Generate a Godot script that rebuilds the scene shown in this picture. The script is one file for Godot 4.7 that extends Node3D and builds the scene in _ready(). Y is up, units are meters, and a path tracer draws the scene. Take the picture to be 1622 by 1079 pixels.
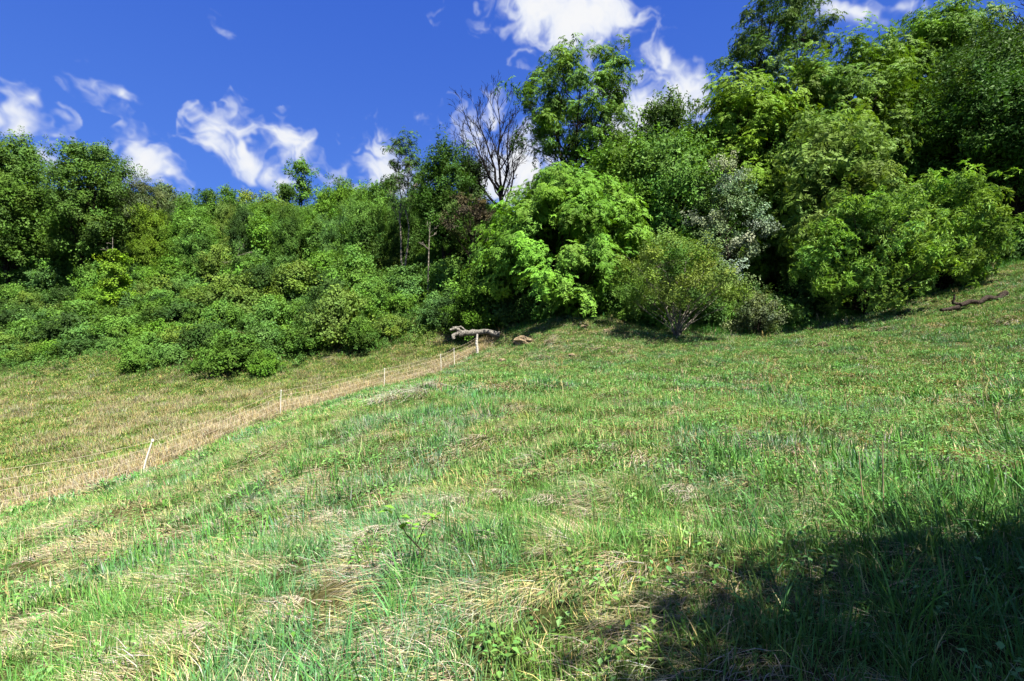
extends Node3D

# ---------------------------------------------------------------- camera model
const REFLECT := 0.72       # overall reflectance of leaves, wood and soil tones below
const FOCAL := 770.0        # in photograph pixels (1622 x 1079)
const MIDX := 811.0
const MIDY := 539.5

var rng := RandomNumberGenerator.new()
var taken := {}
var mats := {}
var soft := FastNoiseLite.new()
var fine := FastNoiseLite.new()
var patch := FastNoiseLite.new()
var cloud_a := FastNoiseLite.new()
var cloud_b := FastNoiseLite.new()
# geometry being collected
var bv := PackedVector3Array()
var bn := PackedVector3Array()
var bc := PackedColorArray()
# terrain
const GX0 := -150.0
const GZ0 := -150.0
const GSTEP := 1.25
const GNX := 233
const GNZ := 154
var grid := PackedFloat32Array()
var ctrl := []
var twigs := {}
var fence_line := []

func _ready() -> void:
	rng.seed = 20240611
	set_noises()
	# camera
	var cam := Camera3D.new()
	cam.name = "camera"
	cam.fov = rad_to_deg(2.0 * atan(MIDY / FOCAL))
	cam.near = 0.05
	cam.far = 600.0
	add_child(cam)
	cam.current = true
	# sky, exposure
	var we := WorldEnvironment.new()
	we.name = "world_environment"
	var env := Environment.new()
	env.background_mode = Environment.BG_SKY
	env.tonemap_mode = Environment.TONE_MAPPER_LINEAR
	env.tonemap_exposure = 4.0
	env.sdfgi_enabled = true
	env.ssao_enabled = true
	env.ssil_enabled = true
	var sky := Sky.new()
	sky.sky_material = make_sky()
	env.sky = sky
	we.environment = env
	add_child(we)
	# sun: high, behind the camera and to its right
	var sun := DirectionalLight3D.new()
	sun.name = "sun"
	sun.light_energy = 1.6
	sun.light_color = Color(1.0, 0.965, 0.90)
	sun.light_angular_distance = 0.53
	sun.shadow_enabled = true
	add_child(sun)
	sun.look_at_from_position(Vector3(0.42, 1.2, 0.55), Vector3.ZERO)
	# land
	make_terrain()
	make_ground()
	print("ground")
	make_twigs()
	make_woods()
	print("woods")
	make_fence()
	make_logs_and_stones()
	make_undergrowth()
	print("undergrowth")
	make_meadow()
	make_small_plants()
	print("done, triangles ", tris)

# ---------------------------------------------------------------- small helpers
func R(a: float, b: float) -> float:
	return rng.randf_range(a, b)

func numbered(called: String) -> String:
	if not taken.has(called):
		taken[called] = 0
		return called
	taken[called] += 1
	return "%s_%03d" % [called, taken[called]]

func tag(o: Node, label: String, category := "", group := "", kind := "") -> void:
	if label != "":
		o.set_meta("label", label)
	if category != "":
		o.set_meta("category", category)
	if group != "":
		o.set_meta("group", group)
	if kind != "":
		o.set_meta("kind", kind)

func base(called: String, at: Vector3) -> Node3D:
	var o := Node3D.new()
	o.name = numbered(called)
	add_child(o)
	o.position = at
	return o

func begin() -> void:
	bv = PackedVector3Array()
	bn = PackedVector3Array()
	bc = PackedColorArray()

func commit(called: String, m: Material, parent: Node) -> MeshInstance3D:
	var o := MeshInstance3D.new()
	o.name = called
	o.mesh = as_mesh(m)
	parent.add_child(o, true)
	return o

func as_mesh(m: Material) -> ArrayMesh:
	var a := []
	a.resize(Mesh.ARRAY_MAX)
	a[Mesh.ARRAY_VERTEX] = bv
	a[Mesh.ARRAY_NORMAL] = bn
	if bc.size() == bv.size():
		a[Mesh.ARRAY_COLOR] = bc
	var am := ArrayMesh.new()
	am.add_surface_from_arrays(Mesh.PRIMITIVE_TRIANGLES, a)
	am.surface_set_material(0, m)
	tris += bv.size() / 3
	return am

func tri(a: Vector3, b: Vector3, c: Vector3, na: Vector3, nb: Vector3, nc: Vector3, col: Color) -> void:
	bv.append(a); bv.append(b); bv.append(c)
	bn.append(na); bn.append(nb); bn.append(nc)
	bc.append(col); bc.append(col); bc.append(col)

func flat_tri(a: Vector3, b: Vector3, c: Vector3, col: Color) -> void:
	var n := (c - a).cross(b - a).normalized()
	tri(a, b, c, n, n, n, col)

# a tube through points with a radius at each, knobbly by `rough`
func tube(pts: Array, radii: Array, sides: int, col: Color, rough := 0.0, cap := true) -> void:
	var rings := []
	var norms := []
	var ref := Vector3(0.31, 0.2, 0.93).normalized()
	for i in pts.size():
		var t: Vector3 = (pts[mini(i + 1, pts.size() - 1)] - pts[maxi(i - 1, 0)]).normalized()
		if absf(t.dot(ref)) > 0.95:
			ref = Vector3(0.9, 0.1, -0.3).normalized()
		var u := t.cross(ref).normalized()
		var w := t.cross(u)
		var ring := []
		var nn := []
		for k in sides:
			var a := TAU * k / sides
			var dir := u * cos(a) + w * sin(a)
			var rr: float = radii[i] * (1.0 + rough * R(-1.0, 1.0))
			ring.append(pts[i] + dir * rr)
			nn.append(dir)
		rings.append(ring)
		norms.append(nn)
	for i in pts.size() - 1:
		for k in sides:
			var j := (k + 1) % sides
			tri(rings[i][k], rings[i + 1][k], rings[i][j], norms[i][k], norms[i + 1][k], norms[i][j], col)
			tri(rings[i][j], rings[i + 1][k], rings[i + 1][j], norms[i][j], norms[i + 1][k], norms[i + 1][j], col)
	if cap:
		for e in [0, pts.size() - 1]:
			for k in sides:
				var j := (k + 1) % sides
				if e == 0:
					flat_tri(pts[0], rings[0][j], rings[0][k], col)
				else:
					flat_tri(pts[e], rings[e][k], rings[e][j], col)

# ---------------------------------------------------------------- noise, materials, sky
func set_noises() -> void:
	for a in [[soft, 3, 0.055, 3], [fine, 11, 0.42, 3], [patch, 29, 0.16, 4], [cloud_a, 41, 1.0, 5], [cloud_b, 57, 1.0, 4]]:
		var n: FastNoiseLite = a[0]
		n.noise_type = FastNoiseLite.TYPE_SIMPLEX_SMOOTH
		n.seed = a[1]
		n.frequency = a[2]
		n.fractal_type = FastNoiseLite.FRACTAL_FBM
		n.fractal_octaves = a[3]

func leaf_mat(key: String, tint := Color.WHITE, rough := 0.55, glow := 0.75) -> StandardMaterial3D:
	if mats.has(key):
		return mats[key]
	var m := StandardMaterial3D.new()
	m.albedo_color = (tint.srgb_to_linear() * REFLECT).linear_to_srgb()
	m.vertex_color_use_as_albedo = true
	m.cull_mode = BaseMaterial3D.CULL_DISABLED
	m.roughness = rough
	m.metallic_specular = 0.18
	m.backlight_enabled = true
	m.backlight = Color(glow, glow, glow * 0.6)
	mats[key] = m
	return m

func bark_mat(key: String, dark: Color, light: Color, freq := 0.03) -> StandardMaterial3D:
	if mats.has(key):
		return mats[key]
	var n := FastNoiseLite.new()
	n.seed = key.hash() % 1000
	n.frequency = freq
	n.fractal_octaves = 5
	var t := NoiseTexture2D.new()
	t.width = 256
	t.height = 256
	t.seamless = true
	t.noise = n
	var g := Gradient.new()
	g.set_color(0, dark)
	g.set_color(1, light)
	g.set_offset(0, 0.3)
	g.set_offset(1, 0.72)
	t.color_ramp = g
	var h := NoiseTexture2D.new()
	h.width = 256
	h.height = 256
	h.seamless = true
	h.noise = n
	h.as_normal_map = true
	h.bump_strength = 6.0
	var m := StandardMaterial3D.new()
	m.albedo_texture = t
	m.albedo_color = Color(0.82, 0.82, 0.82)
	m.normal_enabled = true
	m.normal_texture = h
	m.uv1_triplanar = true
	m.uv1_scale = Vector3(1.6, 0.45, 1.6)
	m.roughness = 0.9
	m.metallic_specular = 0.2
	mats[key] = m
	return m

# directions of the clouds seen in the photograph: middle x, y, half sizes, tilt, strength
var cloud_spots := [
	[835, -5, 95, 62, 0.12, 1.05], [965, 15, 50, 45, 0.5, 0.8], [905, 45, 45, 40, -0.4, 0.55], [760, 45, 40, 16, 0.3, 0.4],
	[1060, 100, 60, 32, 0.6, 0.62], [1040, 175, 75, 42, 0.2, 1.0], [1105, 150, 36, 30, 0.9, 0.75], [985, 215, 60, 40, 0.2, 0.7],
	[372, 245, 66, 30, 0.75, 0.85], [455, 230, 38, 36, -0.5, 0.85], [420, 285, 50, 26, 0.2, 0.55], [330, 215, 22, 26, 0.9, 0.5],
	[232, 262, 48, 34, 0.62, 0.95], [20, 195, 52, 38, 0.85, 0.9], [75, 235, 30, 30, 0.6, 0.5], [150, 130, 50, 24, 0.5, 0.5], [105, 183, 18, 9, 0.6, 0.5],
	[52, 155, 18, 9, 0.8, 0.45], [190, 148, 26, 8, 0.4, 0.4], [600, 260, 44, 52, -0.3, 1.0], [640, 290, 50, 30, 0.0, 0.7], [750, 200, 40, 44, 0.2, 0.6],
	[830, 250, 44, 60, 0.1, 1.05], [770, 290, 60, 40, 0.0, 0.7], [1330, 12, 58, 20, 0.35, 0.75], [1435, 10, 18, 9, -0.3, 0.4], [1465, 8, 10, 10, 0.2, 0.4],
	[380, 160, 18, 30, 0.5, 0.32], [355, 40, 26, 12, 0.8, 0.22], [535, 280, 18, 30, 0.7, 0.4], [665, 185, 20, 8, 0.0, 0.4],
]

func sky_color(dir: Vector3) -> Color:
	var e := maxf(dir.y, 0.0)
	var t := pow(1.0 - e, 2.6)
	var c := Vector3(0.022, 0.074, 0.39).lerp(Vector3(0.112, 0.262, 0.70), t)
	var bm := 0.0
	if dir.z < -0.15:
		var px := MIDX + dir.x / -dir.z * FOCAL
		var py := MIDY - dir.y / -dir.z * FOCAL
		for s in cloud_spots:
			var dx: float = px - s[0]
			var dy: float = py - s[1]
			if absf(dx) > 260.0 or absf(dy) > 260.0:
				continue
			var ca := cos(s[4] as float)
			var sa := sin(s[4] as float)
			var u: float = (dx * ca + dy * sa) / s[2]
			var v: float = (-dx * sa + dy * ca) / s[3]
			bm += s[5] * exp(-(u * u + v * v) * 1.1)
	# the rest of the sky goes on with the same scattered cloud
	var far_n := cloud_b.get_noise_3dv(dir * 3.1 + Vector3(7, 3, 1))
	var inside := smoothstep(0.25, 0.5, -dir.z) * smoothstep(1.25, 1.0, absf(dir.x / minf(dir.z, -0.05))) * smoothstep(0.85, 0.72, dir.y / maxf(-dir.z, 0.05))
	bm += (1.0 - inside) * smoothstep(0.05, 0.45, far_n) * 0.9
	if bm < 0.03:
		return Color(c.x, c.y, c.z) * 0.3875
	var w := Vector3(cloud_b.get_noise_3dv(dir * 9.0), cloud_b.get_noise_3dv(dir * 9.0 + Vector3(31, 0, 0)), 0.0) * 0.09
	var p := dir + w
	var q := Vector3(p.x * 0.86 - p.y * 0.5, (p.x * 0.5 + p.y * 0.86) * 1.7, p.z)
	var n := cloud_a.get_noise_3dv(q * 5.5) * 0.95 + cloud_a.get_noise_3dv(q * 19.0 + Vector3(5, 5, 5)) * 0.5
	var a := smoothstep(0.12, 1.05, bm * 1.08 + n * 0.9)
	var thick := smoothstep(0.5, 1.5, bm + n)
	var white := Vector3(0.50, 0.535, 0.62).lerp(Vector3(0.60, 0.605, 0.62), thick)
	c = c.lerp(white, clampf(a, 0.0, 1.0))
	return Color(c.x, c.y, c.z) * 0.3875

func sky_part(w: int, h: int, az0: float, az1: float, el1: float) -> Image:
	var data := PackedFloat32Array()
	data.resize(w * h * 3)
	var k := 0
	for j in h:
		var el := el1 * (1.0 - (j + 0.5) / h)
		var ce := cos(el)
		var se := sin(el)
		for i in w:
			var az := lerpf(az0, az1, (i + 0.5) / w)
			var c: Color = sky_color(Vector3(sin(az) * ce, se, -cos(az) * ce))
			data[k] = c.r
			data[k + 1] = c.g
			data[k + 2] = c.b
			k += 3
	return Image.create_from_data(w, h, false, Image.FORMAT_RGBF, data.to_byte_array())

func make_sky() -> PanoramaSkyMaterial:
	var W := 4096
	var H := 2048
	var low := sky_part(512, 128, 0.0, TAU, PI / 2.0)
	var im := Image.create(512, 256, false, Image.FORMAT_RGBF)
	im.fill(Color(0.05, 0.07, 0.06))
	im.blit_rect(low, Rect2i(0, 0, 512, 128), Vector2i(0, 0))
	im.resize(W, H, Image.INTERPOLATE_BILINEAR)
	var n := 600
	var step := TAU / W
	var m := 500
	var half := sky_part(n, m, 0.0, n * step, m * step)
	im.blit_rect(half, Rect2i(0, 0, n, m), Vector2i(0, H / 2 - m))
	half = sky_part(n, m, -n * step, 0.0, m * step)
	im.blit_rect(half, Rect2i(0, 0, n, m), Vector2i(W - n, H / 2 - m))
	var p := PanoramaSkyMaterial.new()
	p.panorama = ImageTexture.create_from_image(im)
	return p

# ---------------------------------------------------------------- terrain
# a point of the land seen at a pixel of the photograph, d metres into the scene
func P(px: float, py: float, d: float) -> Vector3:
	return Vector3((px - MIDX) / FOCAL * d, (MIDY - py) / FOCAL * d, -d)

func make_terrain() -> void:
	fence_line = [P(-60, 845, 8.4), P(0, 832, 10.2), P(222, 757, 13.3), P(444, 660, 20.0), P(609, 612, 26.0), P(699, 590, 28.6), P(720, 577, 29.8), P(757, 560, 31.0)]
	var pts := [
		Vector3(0, -1.62, 0), Vector3(0, -1.95, 12), Vector3(-12, -3.9, 8), Vector3(14, -0.6, 8), Vector3(30, 1.5, 5),
		P(0, 1079, 2.75), P(1622, 1079, 1.98), P(811, 1079, 2.22), P(811, 800, 4.6), P(811, 690, 8.0), P(811, 620, 14.0), P(1622, 800, 3.75), P(1622, 620, 11.0), P(1622, 520, 21.0),
		P(300, 900, 4.9), P(330, 765, 7.9), P(500, 702, 8.8), P(600, 645, 12.2), P(680, 606, 17.5),
		P(1250, 620, 14.0), P(1250, 560, 22.0), P(1250, 532, 28.0), P(1450, 500, 26.0), P(1622, 425, 29.0), P(1540, 482, 25.5),
		P(900, 573, 25.0), P(900, 505, 32.0), P(1000, 512, 32.0), P(1050, 548, 26.0), P(1120, 530, 29.0), P(820, 530, 32.0), P(830, 572, 25.5),
		P(0, 780, 15.0), P(0, 700, 21.0), P(0, 625, 30.0), P(120, 745, 15.5), P(300, 645, 25.0), P(360, 606, 31.0), P(200, 590, 33.0), P(480, 598, 31.0), P(600, 566, 35.0), P(700, 543, 36.0), P(765, 540, 34.0),
		P(0, 575, 38.0), P(0, 468, 49.0), P(200, 468, 49.0), P(340, 458, 48.0), P(600, 492, 42.0), P(720, 484, 44.0),
		P(0, 374, 85.0), P(300, 374, 90.0), P(500, 372, 85.0), P(700, 408, 72.0), P(900, 465, 48.0), P(1200, 460, 48.0), P(1500, 425, 42.0), P(1700, 385, 42.0),
		P(1000, 390, 90.0), P(1400, 370, 85.0), P(1800, 330, 80.0), Vector3(-90, -3, -25), Vector3(-90, 4, -60), Vector3(-60, -5, 0), Vector3(70, 9, -20),
		P(100, 360, 140.0), P(811, 350, 140.0), P(1400, 330, 140.0), Vector3(-140, 20, -110), Vector3(120, 30, -90),
	]
	for p in fence_line:
		pts.append(p)
	var n := pts.size()
	var N := n + 3
	var A := []
	for i in N:
		var row := PackedFloat64Array()
		row.resize(N + 1)
		A.append(row)
	for i in n:
		var p: Vector3 = pts[i]
		for j in n:
			var q: Vector3 = pts[j]
			var r2 := (p.x - q.x) * (p.x - q.x) + (p.z - q.z) * (p.z - q.z)
			A[i][j] = r2 * log(r2 + 1e-9) if i != j else 1.5
		A[i][n] = 1.0; A[i][n + 1] = p.x; A[i][n + 2] = p.z
		A[n][i] = 1.0; A[n + 1][i] = p.x; A[n + 2][i] = p.z
		A[i][N] = p.y
	for c in N:
		var best := c
		for r in range(c + 1, N):
			if absf(A[r][c]) > absf(A[best][c]):
				best = r
		var tmp = A[c]
		A[c] = A[best]
		A[best] = tmp
		var pc: float = A[c][c]
		for r in range(c + 1, N):
			var f: float = A[r][c] / pc
			if f != 0.0:
				for k in range(c, N + 1):
					A[r][k] -= f * A[c][k]
	var sol := PackedFloat64Array()
	sol.resize(N)
	for c in range(N - 1, -1, -1):
		var v: float = A[c][N]
		for k in range(c + 1, N):
			v -= A[c][k] * sol[k]
		sol[c] = v / A[c][c]
	var cx := PackedFloat64Array()
	var cz := PackedFloat64Array()
	for p in pts:
		cx.append(p.x)
		cz.append(p.z)
	grid.resize(GNX * GNZ)
	for j in GNZ:
		var z := GZ0 + j * GSTEP
		for i in GNX:
			var x := GX0 + i * GSTEP
			var h := sol[n] + sol[n + 1] * x + sol[n + 2] * z
			for k in n:
				var r2 := (x - cx[k]) * (x - cx[k]) + (z - cz[k]) * (z - cz[k])
				h += sol[k] * r2 * log(r2 + 1e-9)
			grid[j * GNX + i] = h

func H(x: float, z: float) -> float:
	var u := clampf((x - GX0) / GSTEP, 0.0, GNX - 1.001)
	var v := clampf((z - GZ0) / GSTEP, 0.0, GNZ - 1.001)
	var i := int(u)
	var j := int(v)
	u -= i
	v -= j
	var k := j * GNX + i
	var h := lerpf(lerpf(grid[k], grid[k + 1], u), lerpf(grid[k + GNX], grid[k + GNX + 1], u), v)
	# tussocks and trodden steps across the slope
	var near := smoothstep(0.0, 2.5, Vector2(x, z).length())
	h += (fine.get_noise_2d(x, z) * 0.15 + patch.get_noise_2d(x * 1.6, z * 1.6) * 0.2) * near
	return h

func normal_at(x: float, z: float) -> Vector3:
	var e := 0.25
	return Vector3(H(x - e, z) - H(x + e, z), 2.0 * e, H(x, z - e) - H(x, z + e)).normalized()

func on_ground(x: float, z: float) -> Vector3:
	return Vector3(x, H(x, z), z)

# first point of the land along the ray through a pixel
func hit(px: float, py: float) -> Vector3:
	var d := 1.0
	while d < 120.0:
		var p := P(px, py, d)
		if p.y <= H(p.x, p.z):
			return on_ground(p.x, p.z)
		d *= 1.008
	return on_ground(P(px, py, 40).x, -40)

# metres beyond the fence (positive on the far, dry side)
func beyond_fence(x: float, z: float) -> float:
	var d := -z
	if d > 31.0:
		return -2.2 + (d - 31.0) * 0.75 - x if d < 42.0 else 6.0 - x
	var fx := -8.8
	for i in fence_line.size() - 1:
		var a: Vector3 = fence_line[i]
		var b: Vector3 = fence_line[i + 1]
		if d >= -a.z and d <= -b.z:
			fx = lerpf(a.x, b.x, (d + a.z) / (a.z - b.z))
			break
	return fx - x

# how dry the sward is, 0 green .. 1 straw
func dryness(x: float, z: float) -> float:
	var n := patch.get_noise_2d(x * 2.2 + 50.0, z * 2.2)
	var b := beyond_fence(x, z)
	if b > 0.0:
		var w := patch.get_noise_2d(x * 0.7, z * 0.7 + 90.0)
		return clampf(lerpf(0.98, 0.36, smoothstep(1.5, 4.5, b)) - smoothstep(0.0, 0.28, w) * 0.4 + n * 0.5 - smoothstep(26.0, 33.0, -z) * smoothstep(4.0, 10.0, b) * 0.3, 0.05, 1.0)
	var left := smoothstep(5.0, -4.0, x + z * 0.06)
	var speck := fine.get_noise_2d(x * 3.0 + 11.0, z * 3.0)
	return clampf(0.17 + left * 0.09 + speck * 0.6 + smoothstep(0.1, 0.45, n) * (0.15 + left * 0.2) + smoothstep(-24.5, -28.0, z) * 0.06, 0.0, 1.0)

func make_ground() -> void:
	var xs := []
	var zs := []
	var v := -150.0
	while v < 138.0:
		xs.append(v)
		v += lerpf(0.4, 6.0, smoothstep(18.0, 90.0, absf(v + 2.0)))
	v = -150.0
	while v < 38.0:
		zs.append(v)
		v += lerpf(0.4, 6.0, smoothstep(20.0, 90.0, absf(v + 16.0)))
	var nx := xs.size()
	var nz := zs.size()
	var vs := PackedVector3Array()
	var cs := PackedColorArray()
	var ns := PackedVector3Array()
	for z in zs:
		for x in xs:
			vs.append(on_ground(x, z))
			ns.append(normal_at(x, z))
			var c := Color(0.06, 0.10, 0.035).lerp(Color(0.19, 0.165, 0.095), dryness(x, z))
			cs.append(c)
	var idx := PackedInt32Array()
	for j in nz - 1:
		for i in nx - 1:
			var k := j * nx + i
			idx.append_array(PackedInt32Array([k, k + 1, k + nx, k + 1, k + nx + 1, k + nx]))
	var a := []
	a.resize(Mesh.ARRAY_MAX)
	a[Mesh.ARRAY_VERTEX] = vs
	a[Mesh.ARRAY_NORMAL] = ns
	a[Mesh.ARRAY_COLOR] = cs
	a[Mesh.ARRAY_INDEX] = idx
	var am := ArrayMesh.new()
	am.add_surface_from_arrays(Mesh.PRIMITIVE_TRIANGLES, a)
	var m := StandardMaterial3D.new()
	m.vertex_color_use_as_albedo = true
	m.roughness = 1.0
	m.metallic_specular = 0.1
	var nn := FastNoiseLite.new()
	nn.frequency = 0.05
	nn.fractal_octaves = 5
	var t := NoiseTexture2D.new()
	t.width = 512
	t.height = 512
	t.seamless = true
	t.noise = nn
	var g := Gradient.new()
	g.set_color(0, Color(0.45, 0.42, 0.36))
	g.set_color(1, Color(1.0, 0.98, 0.92))
	t.color_ramp = g
	m.albedo_texture = t
	m.albedo_color = Color(0.82, 0.82, 0.82)
	m.uv1_triplanar = true
	m.uv1_world_triplanar = true
	m.uv1_scale = Vector3(0.8, 0.8, 0.8)
	am.surface_set_material(0, m)
	var o := MeshInstance3D.new()
	o.name = "ground"
	o.mesh = am
	add_child(o)
	tag(o, "soil and thatch of the sloping meadow and hillside", "ground", "", "structure")

# ---------------------------------------------------------------- leaves and twigs
var one_tri := false
var tris := 0

func leaf(p: Vector3, dir: Vector3, up: Vector3, L: float, W: float, droop: float, col: Color) -> void:
	var side := dir.cross(up)
	if side.length() < 0.05:
		side = dir.cross(Vector3(0.7, 0.1, 0.7))
	side = side.normalized() * W * 0.5
	var n := side.cross(dir).normalized()
	var tip := p + dir * L - Vector3.UP * L * droop
	if one_tri:
		flat_tri(p - side * 0.9, p + side * 0.9 + dir * L * 0.25, tip, col)
		return
	var mid := p + dir * L * 0.45 - Vector3.UP * L * droop * 0.2
	var a := mid + side + n * W * 0.12
	var b := mid - side + n * W * 0.12
	flat_tri(p, a, tip, col)
	flat_tri(p, tip, b, col)

func rand_dir() -> Vector3:
	var y := R(-1, 1)
	var a := R(0, TAU)
	var s := sqrt(1.0 - y * y)
	return Vector3(cos(a) * s, y, sin(a) * s)

# twig along +y; styles: ovate, pinnate, star
func twig(style: String, n: int, size: float, L: float, W: float, droop: float) -> Dictionary:
	begin()
	if style == "ovate":
		for i in n:
			var t := (i + R(0, 1)) / n
			var p := Vector3(R(-1, 1) * size * 0.32, size * (t - 0.35), R(-1, 1) * size * 0.32)
			var d := (Vector3(p.x, 0, p.z).normalized() * 0.8 + Vector3(0, R(-0.2, 0.7), 0) + rand_dir() * 0.6).normalized()
			var s := R(0.7, 1.25)
			var f := R(0.78, 1.22)
			leaf(p, d, (Vector3.UP + rand_dir() * 0.7).normalized(), L * s, W * s, droop * R(0.3, 1.4), Color(f, f, f * R(0.8, 1.15)))
	elif style == "pinnate":
		var stems := maxi(3, n / 10)
		for k in stems:
			var a := TAU * k / stems + R(-0.5, 0.5)
			var out := Vector3(cos(a), R(0.1, 0.8), sin(a)).normalized()
			var p := Vector3(0, R(-0.25, 0.25) * size, 0)
			var f := R(0.8, 1.2)
			for i in 5:
				var t := (i + 1.0) / 5.0
				var q := p + out * size * 0.62 * t - Vector3.UP * size * 0.3 * t * t * (0.5 + droop)
				for s in [-1.0, 1.0]:
					var d: Vector3 = (out.cross(Vector3.UP).normalized() * s + out * 0.5 - Vector3.UP * droop * 0.6 + rand_dir() * 0.3).normalized()
					leaf(q, d, (Vector3.UP + rand_dir() * 0.4).normalized(), L * R(0.8, 1.2), W * R(0.8, 1.2), droop * 0.5, Color(f, f, f * 0.95))
	else:
		var heads := maxi(2, n / 9)
		for k in heads:
			var c := rand_dir() * size * 0.42
			var ax := (c.normalized() + Vector3.UP * 0.8).normalized()
			var f := R(0.8, 1.2)
			for i in 9:
				var d := (rand_dir() + ax * 0.55).normalized()
				leaf(c, d, (Vector3.UP + rand_dir() * 0.3).normalized(), L * R(0.75, 1.2), W * R(0.85, 1.15), droop, Color(f, f, f * R(0.8, 1.1)))
	return {"v": bv, "n": bn, "c": bc}

func make_twigs() -> void:
	# style, leaves, twig size, leaf length, leaf width, droop
	var table := {
		"robinia": ["pinnate", 50, 0.62, 0.15, 0.075, 0.5], "ash": ["pinnate", 40, 0.62, 0.17, 0.07, 0.7], "oak": ["ovate", 34, 0.6, 0.17, 0.1, 0.25],
		"hazel": ["ovate", 36, 0.55, 0.15, 0.11, 0.35], "chestnut": ["star", 45, 0.62, 0.26, 0.075, 0.45], "silver": ["ovate", 36, 0.5, 0.12, 0.085, 0.2],
		"thorn": ["ovate", 44, 0.5, 0.12, 0.065, 0.15], "bramble": ["ovate", 34, 0.46, 0.12, 0.09, 0.25], "far": ["ovate", 34, 1.0, 0.34, 0.22, 0.3],
		"ash_far": ["pinnate", 40, 0.85, 0.22, 0.11, 0.7], "robinia_far": ["pinnate", 40, 0.85, 0.22, 0.125, 0.5], "oak_far": ["ovate", 38, 0.85, 0.22, 0.145, 0.3],
	}
	for k in table:
		var a: Array = table[k]
		one_tri = (k as String).ends_with("far")
		var list := []
		for i in 4:
			list.append(twig(a[0], a[1], a[2], a[3], a[4], a[5]))
		twigs[k] = list
	one_tri = false

var crown_v := PackedVector3Array()
var crown_n := PackedVector3Array()
var crown_c := PackedColorArray()

func put_twig(kind: String, at: Vector3, up: Vector3, s: float, col: Color) -> void:
	var list: Array = twigs[kind]
	var t: Dictionary = list[rng.randi() % list.size()]
	var ref := rand_dir()
	var x := up.cross(ref).normalized()
	var b := Basis(x, up, x.cross(up))
	crown_v.append_array(Transform3D(b.scaled(Vector3(s, s, s)), at) * (t.v as PackedVector3Array))
	crown_n.append_array(Transform3D(b, Vector3.ZERO) * (t.n as PackedVector3Array))
	var tc: PackedColorArray = t.c
	var cs := PackedColorArray()
	cs.resize(tc.size())
	cs.fill(col)
	crown_c.append_array(cs)

func vary(c: Color, k: float) -> Color:
	var f := 1.0 + R(-k, k)
	return Color(c.r * f * (1.0 + R(-k, k) * 0.4), c.g * f, c.b * f * (1.0 + R(-k, k)))

func profile(shape: String, t: float) -> float:
	match shape:
		"dome": return sqrt(maxf(0.0, 1.0 - t * t)) * (0.8 + 0.2 * smoothstep(0.0, 0.2, t))
		"vase": return 0.35 + 0.65 * sin(clampf(t * 0.9 + 0.1, 0, 1) * PI * 0.82) * 1.0
		"cone": return pow(1.0 - t, 0.75) * smoothstep(-0.15, 0.15, t) + 0.06
		"tall": return (0.65 + 0.35 * sin(t * PI)) * sqrt(maxf(0.0, 1.0 - pow(t, 6.0)))
	return pow(maxf(0.0, 1.0 - pow(absf(1.72 * t - 0.82), 2.0)), 0.5) * 0.92 + 0.08

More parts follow.
